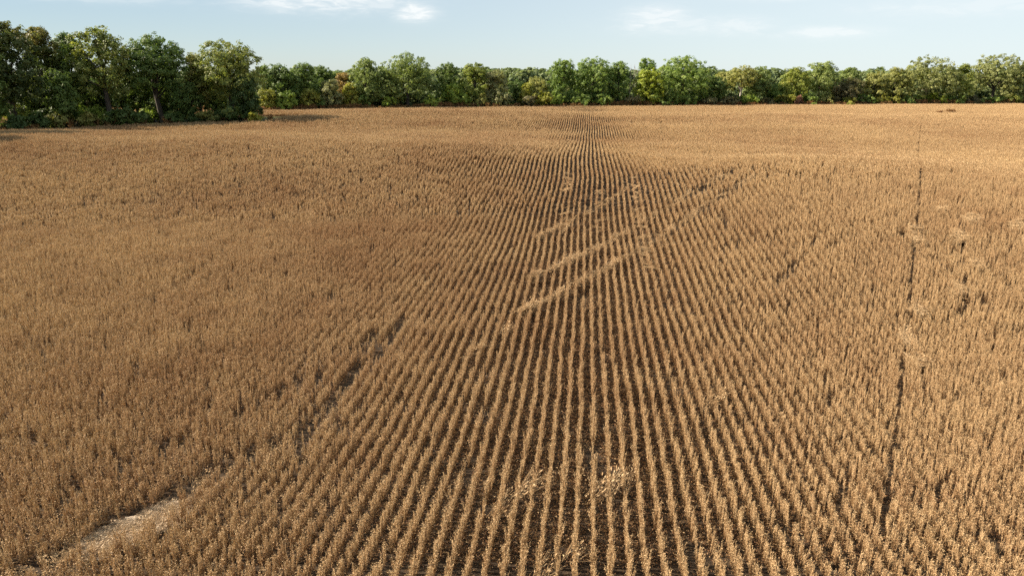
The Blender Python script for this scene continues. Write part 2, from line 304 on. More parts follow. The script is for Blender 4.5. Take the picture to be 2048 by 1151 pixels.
SHRUBS = [
    (-89.1, 114.5, 3.6, 1.7, 'lime', 'bright lime shrub glowing under the tall oak'),
    (-86.5, 115.6, 3.7, 1.6, 'lime', 'rounded lime shrub right of a slanting thin trunk'),
    (-93.2, 105.3, 4.5, 2.1, 'yellow', 'yellow lit shrub at the left picture edge'),
    (-87.7, 103.1, 3.5, 1.7, 'vine', 'round dark bush before the leftmost trees'),
    (-86.6, 106.6, 3.0, 2.0, 'olive', 'loose olive bush in front of the low dark tree'),
    (-78.9, 113.3, 4.0, 2.6, 'vine', 'big black green bush beside the bare dark trunk'),
    (-80.8, 123.2, 3.3, 2.4, 'lime', 'lime shrub seen through the stems of the broad dark oak'),
    (-74.2, 118.2, 2.4, 1.9, 'vine', 'low shaded bush at the foot of the broad dark oak'),
    (-64.3, 120.4, 3.0, 2.3, 'vine', 'dark rounded bush under the wide end tree'),
    (-59.5, 120.3, 2.1, 1.2, 'yellow', 'small yellowing bush at the corner of the left row'),
    (-67.9, 120.7, 2.3, 1.8, 'olive', 'loose bush beneath the narrow olive tree'),
    (-81.8, 112.0, 2.6, 1.9, 'vine', 'low dark bush left of the bare dark trunk'),
    (-71.3, 121.1, 2.2, 1.8, 'vine', 'shaded bush left of the narrow olive tree'),
    (-88.3, 111.1, 3.0, 2.2, 'vine', 'dark bush behind the low dark tree'),
    (-83.9, 109.9, 2.8, 2.0, 'olive', 'loose olive bush left of the slanting thin trunk'),
    (-81.6, 114.8, 2.5, 1.7, 'vine', 'dark bush hiding the foot of the bare dark trunk'),
    (-79.1, 116.9, 2.4, 2.1, 'vine', 'shaded bush between the two tall oaks'),
    (-74.5, 121.7, 2.9, 2.4, 'vine', 'tall shaded bush under the sloping oak crown'),
    (-67.4, 122.7, 2.3, 2.2, 'vine', 'dark bush between the narrow olive tree and the wide end tree'),
    (-63.2, 122.5, 2.1, 1.8, 'vine', 'dark bush left of the vine covered trunk'),
    (-90.3, 108.7, 3.6, 2.2, 'vine', 'dark bush under the olive orange crown'),
    (-88.8, 99.2, 3.0, 2.0, 'vine', 'low dark bush cut by the left picture edge'),
    (-80.0, 125.0, 3.4, 2.8, 'vine', 'tall shaded bush behind the broad dark oak'),
    (-90.5, 120.1, 4.1, 2.7, 'olive', 'tall olive bush at the back of the row behind the lime shrubs'),
    (-95.5, 112.1, 4.9, 2.9, 'olive', 'tall olive bush at the back of the row behind the leftmost trees'),
    (-87.9, 194.2, 3.9, 2.1, 'lime', 'low lime bush beneath the small lime tree'),
    (-78.6, 200.9, 3.4, 1.9, 'oak', 'low dark bush between two saplings'),
    (-67.9, 208.3, 4.7, 2.6, 'green', 'round green bush under the tall round headed tree'),
    (-60.8, 209.5, 3.8, 2.1, 'lime', 'small lime bush at the foot of the great spreading oak'),
    (-48.6, 213.6, 4.3, 2.5, 'lime', 'lime bush right of the great oak trunk'),
    (-38.3, 217.0, 4.6, 2.8, 'lime', 'bright bush under the bright topped tree'),
    (-33.2, 219.7, 5.1, 3.4, 'olive2', 'wide olive bush under the grey olive tree'),
    (-26.6, 220.8, 4.5, 2.8, 'grey', 'grey bush beside the low gap'),
    (-18.8, 222.2, 4.2, 2.0, 'brown', 'rounded brown bush in the low gap'),
    (-14.7, 224.5, 5.1, 3.2, 'yellow', 'yellow bush against the dense green clump'),
    (-10.8, 225.7, 4.8, 3.2, 'lime', 'bright bush under the left tree of the green clump'),
    (-2.9, 227.1, 4.5, 3.2, 'green', 'bush under the tallest middle tree'),
    (4.2, 229.2, 4.7, 3.5, 'green', 'round bush at the right foot of the tallest middle tree'),
    (13.8, 232.8, 4.1, 2.6, 'brown', 'brown bush under the bare grey stems'),
    (24.7, 236.7, 5.9, 3.9, 'green', 'tall bush between the bright tree and the great broad tree'),
    (31.6, 237.7, 5.6, 3.6, 'green', 'bush at the foot of the great broad tree'),
    (39.5, 238.9, 3.2, 3.3, 'brown', 'low brown bush by the shaded tree'),
    (45.6, 241.5, 3.6, 3.6, 'brown', 'wide brown bush left of the pale bare trunks'),
    (53.3, 243.6, 4.2, 3.0, 'lime', 'lime bush right of the pale bare trunks'),
    (59.3, 245.3, 2.9, 3.0, 'brown', 'brown bush left of the red bush'),
    (65.8, 247.0, 4.5, 3.4, 'yellow', 'yellow bush under the lumpy tree'),
    (70.3, 247.3, 3.6, 1.8, 'red', 'small red bush beneath the forked dark tree'),
    (74.6, 249.4, 4.8, 3.4, 'green', 'dark green bush right of the small red bush'),
    (80.5, 251.0, 3.9, 3.1, 'olive2', 'olive bush under the brown leaved tree'),
    (88.2, 252.2, 3.2, 3.1, 'yellow', 'yellow tipped bush below the brown leaved tree'),
    (94.9, 254.9, 4.3, 3.8, 'green', 'green bush below the olive tree'),
    (102.2, 256.9, 4.1, 3.8, 'yellow', 'yellow bush below the domed olive tree'),
    (109.6, 258.9, 4.1, 3.8, 'green', 'green bush at the left foot of the big grey green tree'),
    (119.1, 260.7, 4.4, 4.2, 'lime2', 'bright yellow green bush below the big grey green tree'),
    (126.5, 263.5, 3.7, 3.5, 'green', 'low green bush between the big trees'),
    (134.1, 265.6, 3.4, 3.9, 'brown', 'brown bush at the foot of the tallest grey green tree'),
    (142.3, 267.0, 3.0, 3.9, 'green', 'low green bush under the tallest grey green tree'),
    (150.5, 270.0, 4.0, 4.3, 'yellow2', 'yellow green bush at the right picture edge'),
    (160.3, 272.5, 4.0, 4.7, 'green', 'green bush just beyond the right picture edge'),
]
DEAD = [(13.1, 235.6, 13.4, 1.1), (14.5, 238.9, 13.7, 1.3), (15.3, 237.1, 12.1, 1.0)]
FIELD_EDGE = [(-140, 170), (-93.7, 190), (-71.5, 206), (-28, 220.4), (0, 229), (53.6, 243.7), (154.8, 271.2), (240, 292)]
ROW_EDGE = [(-100, 40), (-95, 62), (-92, 80), (-91, 92), (-88.6, 97), (-85.7, 106.7), (-79.4, 112.9), (-71.3, 119.2), (-58, 121.5)]
FE = np.array(FIELD_EDGE, float); RE = np.array(ROW_EDGE, float)
def far_edge(x):      # y of the far field edge at x
    return np.interp(x, FE[:, 0], FE[:, 1])
def seg_dist(px_, py_, line):
    """distance to a polyline, and arc length of the nearest point"""
    best = np.full(px_.shape, 1e9); arc = np.zeros(px_.shape); acc = 0
    for (a, b) in zip(line[:-1], line[1:]):
        ax, ay = a; bx, by = b; dx, dy = bx - ax, by - ay; l2 = dx * dx + dy * dy; l = math.sqrt(l2)
        t = np.clip(((px_ - ax) * dx + (py_ - ay) * dy) / l2, 0, 1)
        d = np.hypot(px_ - (ax + t * dx), py_ - (ay + t * dy))
        mk = d < best; best = np.where(mk, d, best); arc = np.where(mk, acc + t * l, arc); acc += l
    return best, arc
def in_trees(x, y):
    """inside the strip of trees along the left of the field"""
    # the strip runs behind ROW_EDGE, about 14 m deep
    d, _ = seg_dist(x, y, [tuple(p) for p in RE])
    # side of the polyline: positive = behind (away from the camera)
    yb = np.interp(x, RE[:, 0], RE[:, 1])
    behind = (y > yb) | (x < RE[0, 0])
    return behind & (d < 15) & (x < -57.5)

# ------------------------------------------------------------------ ground
def build_ground():
    # rows of vertices at growing distance, in a wide fan that also reaches behind the camera
    dist = np.concatenate([np.arange(-40, 20, 1.5), np.arange(20, 120, 1.2), np.arange(120, 300, 3), np.geomspace(300, 6000, 40)])
    nx = 150
    s = np.linspace(-1, 1, nx); s = np.sign(s) * np.abs(s) ** 1.5
    X = []; Y = []
    for d in dist:
        w = 60 + 1.35 * max(d, 0)
        X.append(s * w); Y.append(np.full(nx, d))
    X = np.array(X); Y = np.array(Y); Z = terrain(X, Y)
    v = np.stack([X.ravel(), Y.ravel(), Z.ravel()], 1)
    i = np.arange(len(dist) - 1)[:, None] * nx + np.arange(nx - 1)[None]
    q = np.stack([i, i + 1, i + nx + 1, i + nx], -1).reshape(-1, 4)
    gr = _ss(-1.5, 1.5, Y - far_edge(X)).ravel()
    gr = np.maximum(gr, in_trees(X, Y).ravel() * .8)
    me = mesh_np('ground', v, q, attrs={'grass': gr}, mat=GROUND)
    me.polygons.foreach_set('use_smooth', np.ones(len(q), bool))
    return tag(link(bpy.data.objects.new('ground', me)), kind='structure')
build_ground()

# ------------------------------------------------------------------ crop prototypes
def quads_leafy(c, axis, width_dir, L, Wd):
    """rhombic leaf or pod quads: centre base c, along axis (length L), half width Wd"""
    base = c; tip = c + axis * L[:, None]; mid = c + axis * (L * .45)[:, None]
    a = mid + width_dir * Wd[:, None]; b = mid - width_dir * Wd[:, None]
    v = np.stack([base, a, tip, b], 1).reshape(-1, 3)
    q = np.arange(len(c) * 4).reshape(-1, 4)
    return v, q
def unit(v): return v / np.maximum(np.linalg.norm(v, axis=-1, keepdims=True), 1e-9)
def perp(axis, r):
    o = unit(r.normal(size=axis.shape)); return unit(np.cross(axis, o))
def prism(p0, p1, r0, r1, n=3):
    p0 = np.asarray(p0, float); p1 = np.asarray(p1, float); d = unit(p1 - p0)
    u = unit(np.cross(d, [0.3, .9, .1])); w = np.cross(d, u)
    a = np.arange(n) * 2 * math.pi / n
    ring = np.cos(a)[:, None] * u + np.sin(a)[:, None] * w
    v = np.concatenate([p0 + ring * r0, p1 + ring * r1])
    q = [(i, (i + 1) % n, n + (i + 1) % n, n + i) for i in range(n)]
    return v, np.array(q)
class Acc:
    def __init__(s): s.v = []; s.q = []; s.t = []; s.n = 0
    def add(s, v, q, tone):
        s.v.append(v); s.q.append(np.asarray(q) + s.n); s.n += len(v)
        s.t.append(np.broadcast_to(np.asarray(tone, float), (len(v),)))
    def mesh(s, name, mat):
        return mesh_np(name, np.concatenate(s.v), np.concatenate(s.q), attrs={'tone': np.concatenate(s.t)}, mat=mat)
def soy_plant(acc, r, ox=0, oy=0, h=.74, pods=160, L=.038, Wd=.0058, stems=True, spread=.03, litter=0):
    lean = r.normal(0, 1, 2) * [.03, .06]
    def axis_pt(t, br): return np.array([ox + lean[0] * t + br[0] * t, oy + lean[1] * t + br[1] * t, h * t * br[2]])
    brs = [np.array([0, 0, 1.0])] + [np.array([r.normal(0, .026), r.normal(0, .07), r.uniform(.72, 1.0)]) for _ in range(4)]
    for b in brs:
        if stems:
            v, q = prism(axis_pt(.02, b), axis_pt(.55, b), .0055, .0042); acc.add(v, q, r.uniform(.5, .8))
            v, q = prism(axis_pt(.55, b), axis_pt(1, b), .0045, .002); acc.add(v, q, r.uniform(.55, .85))
    k = r.randint(0, 5, pods); t = np.clip(r.beta(1.5, 1.3, pods), .10, 1.0)
    B = np.array(brs)[k]
    c = np.stack([ox + (lean[0] + B[:, 0]) * t, oy + (lean[1] + B[:, 1]) * t, h * t * B[:, 2]], 1)
    ang = r.uniform(0, 2 * math.pi, pods); rad = spread * r.uniform(.1, 1, pods) * (1.15 - .7 * t)
    out = np.stack([np.cos(ang), np.sin(ang), np.zeros(pods)], 1)
    c = c + out * (rad * .4)[:, None]
    ax = unit(out * r.uniform(.2, .8, pods)[:, None] + np.stack([np.zeros(pods), np.zeros(pods), r.normal(.15, .85, pods)], 1))
    v, q = quads_leafy(c, ax, perp(ax, r), L * r.uniform(.75, 1.25, pods), Wd * r.uniform(.7, 1.3, pods))
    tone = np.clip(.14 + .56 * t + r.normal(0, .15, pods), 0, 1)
    tone[r.rand(pods) < .10] *= .35
    tone[r.rand(pods) < .03] = .82
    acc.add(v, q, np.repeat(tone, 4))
    if litter:      # shed leaf bits and broken stalks on the soil round the plant
        n = litter; c = np.stack([r.uniform(-.22, .22, n), r.uniform(-.09, .09, n), r.uniform(.015, .07, n)], 1)
        ax = unit(np.stack([r.normal(0, 1, n), r.normal(0, 1, n), r.normal(0, .25, n)], 1))
        v, q = quads_leafy(c, ax, perp(ax, r), r.uniform(.03, .09, n), r.uniform(.006, .016, n)); acc.add(v, q, np.repeat(np.clip(r.normal(.22, .16, n), 0, 1), 4))
        n = 7; c = np.stack([r.uniform(-.16, .17, n), r.uniform(-.06, .06, n), r.uniform(.10, .34, n)], 1)       # low side shoots reaching into the gap
        ax = unit(np.stack([np.sign(c[:, 0]) * r.uniform(.2, 1, n), r.normal(0, .5, n), r.normal(.4, .4, n)], 1))
        v, q = quads_leafy(c, ax, perp(ax, r), r.uniform(.05, .08, n), r.uniform(.006, .011, n)); acc.add(v, q, np.repeat(np.clip(r.normal(.34, .2, n), 0, 1), 4))
def hidden_collection(name, objs):
    c = bpy.data.collections.new(name)
    for o in objs: c.objects.link(o)
    return c
def make_protos():
    plain = []; near = []; mid = []; far = []; lodged = []
    for i in range(8):
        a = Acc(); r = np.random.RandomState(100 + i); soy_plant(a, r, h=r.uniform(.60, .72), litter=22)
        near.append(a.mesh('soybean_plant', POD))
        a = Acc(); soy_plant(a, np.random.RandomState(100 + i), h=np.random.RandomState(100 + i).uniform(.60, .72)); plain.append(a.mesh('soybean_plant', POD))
    for i in range(6):
        a = Acc(); r = np.random.RandomState(200 + i)
        for k in range(3): soy_plant(a, r, r.normal(0, .02), (k - 1) * .095 + r.normal(0, .02), r.uniform(.57, .72), 90, .058, .0115, spread=.032)
        mid.append(a.mesh('soybean_clump', POD))
    for i in range(6):
        a = Acc(); r = np.random.RandomState(300 + i)
        for k in range(5): soy_plant(a, r, r.normal(0, .014), (k - 2) * .115 + r.normal(0, .03), r.uniform(.56, .72), 100, .065, .013, stems=False, spread=.022)
        far.append(a.mesh('soybean_row_piece', POD))
    for i in range(5):
        a = Acc(); r = np.random.RandomState(400 + i)
        for k in range(13):      # stalks lying mostly along X, knocked over
            y0 = r.uniform(-.16, .16); z0 = r.uniform(.0, .09); x0 = r.uniform(-.45, -.1); ln = r.uniform(.4, .75); an = r.normal(0, .22)
            v, q = prism((x0, y0, z0), (x0 + ln * math.cos(an), y0 + ln * math.sin(an), z0 + r.uniform(-.03, .09)), .007, .003); a.add(v, q, r.uniform(.3, 1))
        n = 42; c = np.stack([r.uniform(-.45, .5, n), r.uniform(-.18, .18, n), r.uniform(0, .1, n)], 1)
        ax = unit(np.stack([np.ones(n), r.normal(0, .5, n), r.normal(0, .25, n)], 1)); wd = unit(np.cross(ax, np.stack([r.normal(0, .5, n), r.normal(0, .5, n), np.ones(n)], 1)))
        v, q = quads_leafy(c, ax, wd, r.uniform(.06, .14, n), r.uniform(.008, .018, n)); a.add(v, q, np.repeat(r.uniform(.1, 1, n), 4))
        lodged.append(a.mesh('lodged_stalks', STRAW))
    return near, mid, far, lodged, plain
NEAR, MID, FAR, LODGED, PLAIN = make_protos()

def scatter(name, pts, rot, scl, idx, tint, meshes, kind='stuff'):
    """ONE object: a cloud of points, each carrying one of the prototype meshes (geometry nodes)"""
    protos = []
    for i, me in enumerate(meshes):
        protos.append(bpy.data.objects.new('%s_form_%02d' % (name, i), me))
    colls = hidden_collection(name + '_forms', protos)
    me = bpy.data.meshes.new(name); n = len(pts)
    me.vertices.add(n); me.vertices.foreach_set('co', np.asarray(pts, np.float32).ravel())
    for nm, typ, val in (('rot', 'FLOAT_VECTOR', rot), ('scl', 'FLOAT_VECTOR', scl)):
        a = me.attributes.new(nm, typ, 'POINT'); a.data.foreach_set('vector', np.asarray(val, np.float32).ravel())
    a = me.attributes.new('idx', 'INT', 'POINT'); a.data.foreach_set('value', np.asarray(idx, np.int32))
    a = me.attributes.new('tint', 'FLOAT', 'POINT'); a.data.foreach_set('value', np.asarray(tint, np.float32))
    me.update()
    o = link(bpy.data.objects.new(name, me))
    ng = bpy.data.node_groups.new(name + '_nodes', 'GeometryNodeTree')
    ng.interface.new_socket('Geometry', in_out='INPUT', socket_type='NodeSocketGeometry')
    ng.interface.new_socket('Geometry', in_out='OUTPUT', socket_type='NodeSocketGeometry')
    N = ng.nodes.new; L = ng.links.new
    gi = N('NodeGroupInput'); go = N('NodeGroupOutput'); ip = N('GeometryNodeInstanceOnPoints')
    ci = N('GeometryNodeCollectionInfo'); ci.inputs['Collection'].default_value = colls
    ci.inputs['Separate Children'].default_value = True; ci.inputs['Reset Children'].default_value = True
    def attr(nm, t):
        x = N('GeometryNodeInputNamedAttribute'); x.data_type = t; x.inputs['Name'].default_value = nm; return x.outputs['Attribute']
    m2p = N('GeometryNodeMeshToPoints')
    L(gi.outputs[0], m2p.inputs['Mesh']); L(m2p.outputs[0], ip.inputs['Points'])
    L(ci.outputs[0], ip.inputs['Instance']); ip.inputs['Pick Instance'].default_value = True
    L(attr('idx', 'INT'), ip.inputs['Instance Index'])
    e2r = N('FunctionNodeEulerToRotation'); L(attr('rot', 'FLOAT_VECTOR'), e2r.inputs[0]); L(e2r.outputs[0], ip.inputs['Rotation'])
    L(attr('scl', 'FLOAT_VECTOR'), ip.inputs['Scale'])
    L(ip.outputs[0], go.inputs[0])
    md = o.modifiers.new('scatter', 'NODES'); md.node_group = ng
    tag(o, kind=kind)
    return o

# ------------------------------------------------------------------ wheel tracks and trampled places (world metres)
LEAN_TRACKS = [   # plants pushed over into the gaps between rows
    ([(-2.8, 40.4), (-1.0, 43.3), (-.1, 44.8), (1.5, 47.9), (3.1, 51.1)], .22),
    ([(-2.6, 32.6), (-.8, 35.6), (.5, 37.8), (2, 40.6), (3.3, 42.5), (5.5, 45.3), (7, 47.4), (10.9, 52.4)], .22),
    ([(-2.6, 28.0), (-1.3, 30.2), (-.1, 32.4), (1.1, 34.3), (1.9, 35.8), (3, 37.7), (3.8, 38.7), (5.5, 41.7), (7.1, 43.8), (8.9, 46.1), (10.6, 48.6), (12.2, 50.2)], .24),
    ([(-1.62, 57.1), (-1.5, 48.1), (-1.55, 41.4)], .2), ([(3.4, 54.6), (3.25, 39.5), (3.2, 34)], .2), ([(.76, 50), (.76, 41.8)], .15),
    ([(-1.2, 11.2), (-.6, 11.9), (.3, 12.9)], .22), ([(.3, 14.6), (1.1, 15.5), (2.2, 17.1)], .22), ([(-2.4, 13.6), (-1.4, 14.6), (-.7, 15.7)], .18),
    ([(-4.2, 22.8), (-2.9, 25.8)], .16), ([(3.6, 19.2), (4.5, 20.6)], .18),
]
GAP_TRACKS = [    # plants missing: track, half width, share missing
    ([(-13.5, 8.4), (-12.0, 10.7), (-11.5, 11.5)], .17, .85), ([(-11.5, 11.4), (-10.5, 13.2), (-9.6, 15.1)], .24, 1.0),
    ([(-9.6, 15.1), (-8.2, 17.3), (-7.7, 22.6), (-7.4, 27)], .19, .66),
    ([(-13.6, 12.6), (-12.8, 13.7), (-12.4, 15.2), (-11.5, 16.3), (-10.2, 18.9), (-9, 21.1), (-8.1, 25.2)], .20, .55),
    ([(61.7, 138.5), (27.2, 60.1), (17.5, 37.6), (12.7, 26.6), (9.1, 18.6), (7.2, 14.5)], .070, .90),
    ([(34, 68), (22.4, 43.6), (18.4, 34.4), (13.6, 23.5)], .12, .38),
    ([(8.8, 31.4), (12.7, 37.8)], .16, .5),
]
BALD = [(-10.85, 12.15, .46), (-10.45, 12.70, .60), (-10.05, 13.28, .54)]       # bare place on the first gap track
PATCHES = [(12.6, 26.2, .3), (14.1, 28.8, .35), (12.1, 24.2, .25), (17.6, 38.0, .32), (17.1, 36.6, .32), (21.2, 39.5, .5), (19.4, 37.0, .45), (22.5, 36.2, .5), (24.5, 33.8, .5), (20.3, 41.2, .35), (18.6, 33.6, .3),
           (16.6, 30.9, .3), (26.5, 33.0, .5), (23.0, 38.5, .4)]
def vnoise(x, y, s, seed):
    """smooth value noise"""
    r = np.random.RandomState(seed); T = r.rand(64, 64)
    u = x / s; v = y / s; i = np.floor(u).astype(int); j = np.floor(v).astype(int); f = u - i; g = v - j
    f = f * f * (3 - 2 * f); g = g * g * (3 - 2 * g)
    a = T[i % 64, j % 64]; b = T[(i + 1) % 64, j % 64]; c = T[i % 64, (j + 1) % 64]; d = T[(i + 1) % 64, (j + 1) % 64]
    return (a * (1 - f) + b * f) * (1 - g) + (c * (1 - f) + d * f) * g
ROW = .38
def to_cam(x, y):
    l = x * math.cos(YAW) + y * math.sin(YAW); d = -x * math.sin(YAW) + y * math.cos(YAW); return l, d
def build_crop():
    r = np.random.RandomState(11)
    bands = [(7.5, 46., .078, NEAR), (46., 112., .26, MID), (112., 300., .50, FAR)]
    P = []; R = []; S = []; I = []; T = []; Dn = []
    off = 0
    for bi, (d0, d1, step, protos) in enumerate(bands):
        half = .80 * d1 + 8
        kx = np.arange(math.floor((-half - d1 * .12) / ROW), math.ceil((half) / ROW))
        ky = np.arange(math.floor(d0 * .9 - 6), math.ceil(d1 * 1.15 + (60 if bi == 2 else 6)), step)
        X, Y = np.meshgrid(kx * ROW, ky, indexing='ij'); X = X.ravel(); Y = Y.ravel()
        l, d = to_cam(X, Y)
        keep = (d >= d0) & (d < d1) & (l > -(.80 * d + 3.0)) & (l < .80 * d + 3.0)
        X = X[keep]; Y = Y[keep]; n = len(X)
        X = X + r.normal(0, .012 if bi < 2 else .006, n) + .05 * (vnoise(X * 2.6, Y, 2.2, 3) - .5) * (bi < 2) + .16 * (vnoise(X * .08, Y, 9, 4) - .5); Y = Y + r.uniform(-.5, .5, n) * step
        keep = (Y < far_edge(X) - 2.2) & ~in_trees(X, Y)
        yb = np.interp(X, RE[:, 0], RE[:, 1]); dl, _ = seg_dist(X, Y, [tuple(p) for p in RE])
        keep &= ~((dl < 2.0) & (X < -57))
        keep &= r.rand(n) > np.where(X < -6, .10, .03)
        keep &= ~((vnoise(X * 2.63, Y * 1.6, .55, 15) > .86) & (r.rand(n) < .7))
        # weak places in single rows
        keep &= ~((vnoise(X * 2.63, Y, 1.1, 5) > .90) & (r.rand(n) < .75))
        for line, hw, share in GAP_TRACKS:
            dd, arc = seg_dist(X, Y, line)
            on = (vnoise(arc, arc * 0 + hw * 100, .45 + .012 * Y.mean(), 21) * .7 + .3 * r.rand(len(X)) < share) if share < 1 else np.ones(len(X), bool)
            keep &= ~((dd < hw) & on & (r.rand(n) < .96))
        for ti, (line, hw) in enumerate(LEAN_TRACKS):
            dd, arc = seg_dist(X, Y, line); keep &= ~((dd < hw * (np.where(arc > 15, 1.0, .7) if ti in (1, 2) else .75 if ti < 3 else .9)) & (r.rand(n) < (np.where(arc > 15, .95, .4) if ti in (1, 2) else (.5 if ti == 0 else .2))))
        for (bx, by, br) in BALD: keep &= np.hypot(X - bx, Y - by) > br
        for (bx, by, br) in PATCHES:
            u = ((X - bx) * .40 + (Y - by) * .92) / 1.5; w = (-(X - bx) * .92 + (Y - by) * .40) / .7
            keep &= ~((np.hypot(u, w) < br * (1 + .9 * (vnoise(X, Y, .35, 8) - .5))) & (r.rand(n) < .9))
        X = X[keep]; Y = Y[keep]; n = len(X)
        Z = terrain(X, Y) - .015
        hv = .72 + .26 * vnoise(X, Y, 1.1, 9) + .18 * vnoise(X, Y, 9, 10)
        hv = hv * np.where(r.rand(n) < .14, r.uniform(1.08, 1.28, n), r.uniform(.84, 1.08, n))
        sc = np.stack([np.ones(n) * r.uniform(.9, 1.15, n), np.ones(n) * r.uniform(.95, 1.1, n), hv], 1)
        rz = r.choice([0, math.pi], n) + r.normal(0, .06, n)
        rot = np.stack([r.normal(0, .06, n), r.normal(0, .05, n), rz], 1)
        tint = np.clip(.44 + .42 * (vnoise(X, Y, 13, 12) - .5) + .30 * (vnoise(X, Y, 2.0, 13) - .5) + .17 * _ss(-16, 22, X) - .05 + .10 * _ss(150, 165, Y) + r.normal(0, .05, n), 0, 1)  # patchy crop tone, paler far off; darkening toward the left paints in side-light shade
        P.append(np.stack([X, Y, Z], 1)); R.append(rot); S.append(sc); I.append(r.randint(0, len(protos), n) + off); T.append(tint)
        off += len(protos)
    P = np.concatenate(P); R = np.concatenate(R); S = np.concatenate(S); I = np.concatenate(I); T = np.concatenate(T)
    # the 300 plants that show largest are objects of their own
    l, d = to_cam(P[:, 0], P[:, 1])
    cp, sp = math.cos(PITCH), math.sin(PITCH); dz = P[:, 2] + .25 - CAM_H
    depth = d * cp - dz * sp; v = (dz * cp + d * sp) / depth; u = l / depth
    vis = (np.abs(u) < .745) & (v > -.415) & (I < len(NEAR))
    order = np.argsort(np.where(vis, depth, 1e9))[:300]
    for k in order:
        o = bpy.data.objects.new('soybean_plant', PLAIN[I[k]])
        o.location = P[k]; o.rotation_euler = R[k]; o.scale = S[k]
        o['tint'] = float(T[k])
        tag(o, 'dry tan soybean plant with pods, standing in the foremost stretch of the crop rows', 'soybean plant', 'soybean plants nearest the camera')
        link(o)
    mk = np.ones(len(P), bool); mk[order] = False
    print('crop pieces', mk.sum())
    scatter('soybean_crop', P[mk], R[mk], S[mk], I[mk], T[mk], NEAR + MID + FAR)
build_crop()

def build_lodged():
    r = np.random.RandomState(31); P = []; R = []; S = []; T = []
    for ti, (line, hw) in enumerate(LEAN_TRACKS):
        ln = sum(math.dist(a, b) for a, b in zip(line[:-1], line[1:])); n = int(ln / (.24 if ti < 3 else .8 if ti < 6 else .6))
        cum = np.concatenate([[0], np.cumsum([math.dist(a, b) for a, b in zip(line[:-1], line[1:])])])
        A = np.array(line)
        t = ln * (r.uniform(0, 1, n) ** 1.9 if ti < 3 else r.uniform(0, 1, n)); x = np.interp(t, cum, A[:, 0]); y = np.interp(t, cum, A[:, 1])
        x2 = np.interp(t + .2, cum, A[:, 0]); y2 = np.interp(t + .2, cum, A[:, 1]); x1 = np.interp(t - .2, cum, A[:, 0]); y1 = np.interp(t - .2, cum, A[:, 1])
        ang = np.arctan2(y2 - y1, x2 - x1)
        along_row = abs(A[-1, 0] - A[0, 0]) < .5
        if along_row: ang = r.choice([0, math.pi], n) + r.normal(0, .35, n)      # stalks bent across the gap
        o = r.normal(0, hw * .24, n)
        x = x - np.sin(ang) * o if not along_row else x + .19 + r.uniform(-.1, .1, n); y = y + np.cos(ang) * o
        z = terrain(x, y) + r.uniform(.20, .46, n)
        P.append(np.stack([x, y, z], 1)); R.append(np.stack([r.normal(0, .2, n), r.normal(-.18, .22, n), ang + r.normal(0, .2, n)], 1))
        S.append(np.ones((n, 3)) * r.uniform(.7, 1.05, n)[:, None]); T.append(r.uniform(.0, .4, n))
    for (bx, by, br) in BALD:
        n = int(40 * br * br / .25); a = r.uniform(0, 6.283, n); q = br * np.sqrt(r.rand(n)) * 1.0
        x = bx + q * np.cos(a); y = by + q * np.sin(a)
        P.append(np.stack([x, y, terrain(x, y) + r.uniform(.0, .05, n)], 1)); R.append(np.stack([r.normal(0, .1, n), r.normal(0, .06, n), math.radians(50) + r.normal(0, .45, n)], 1))
        S.append(np.ones((n, 3)) * r.uniform(.45, .75, n)[:, None]); T.append(r.uniform(.75, 1, n))
    for (bx, by, br) in PATCHES:
        n = int(70 * br * br / .25) + 6; a = r.uniform(0, 6.283, n); q = br * np.sqrt(r.rand(n)); u = 1.5 * q * np.cos(a); w = .7 * q * np.sin(a)
        x = bx + u * .40 - w * .92; y = by + u * .92 + w * .40
        P.append(np.stack([x, y, terrain(x, y) + r.uniform(.10, .34, n)], 1)); R.append(np.stack([r.normal(0, .2, n), r.normal(-.1, .2, n), math.radians(65) + r.normal(0, .5, n)], 1))
        S.append(np.ones((n, 3)) * r.uniform(.7, 1.05, n)[:, None]); T.append(r.uniform(.2, .6, n))
    # thin litter along the gap tracks
    for line, hw, share in GAP_TRACKS[:2]:
        A = np.array(line); cum = np.concatenate([[0], np.cumsum([math.dist(a, b) for a, b in zip(line[:-1], line[1:])])]); ln = cum[-1]
        n = int(ln / .8); t = r.uniform(0, ln, n); x = np.interp(t, cum, A[:, 0]) + r.uniform(-hw, hw, n); y = np.interp(t, cum, A[:, 1])
        P.append(np.stack([x, y, terrain(x, y) + .02], 1)); R.append(np.stack([r.normal(0, .1, n), r.normal(0, .1, n), r.uniform(0, 6.28, n)], 1))
        S.append(np.ones((n, 3)) * r.uniform(.6, 1., n)[:, None]); T.append(r.uniform(0, .4, n))
    P = np.concatenate(P); R = np.concatenate(R); S = np.concatenate(S); T = np.concatenate(T)
    scatter('trampled_stalks', P, R, S, r.randint(0, len(LODGED), len(P)), T, LODGED)
build_lodged()

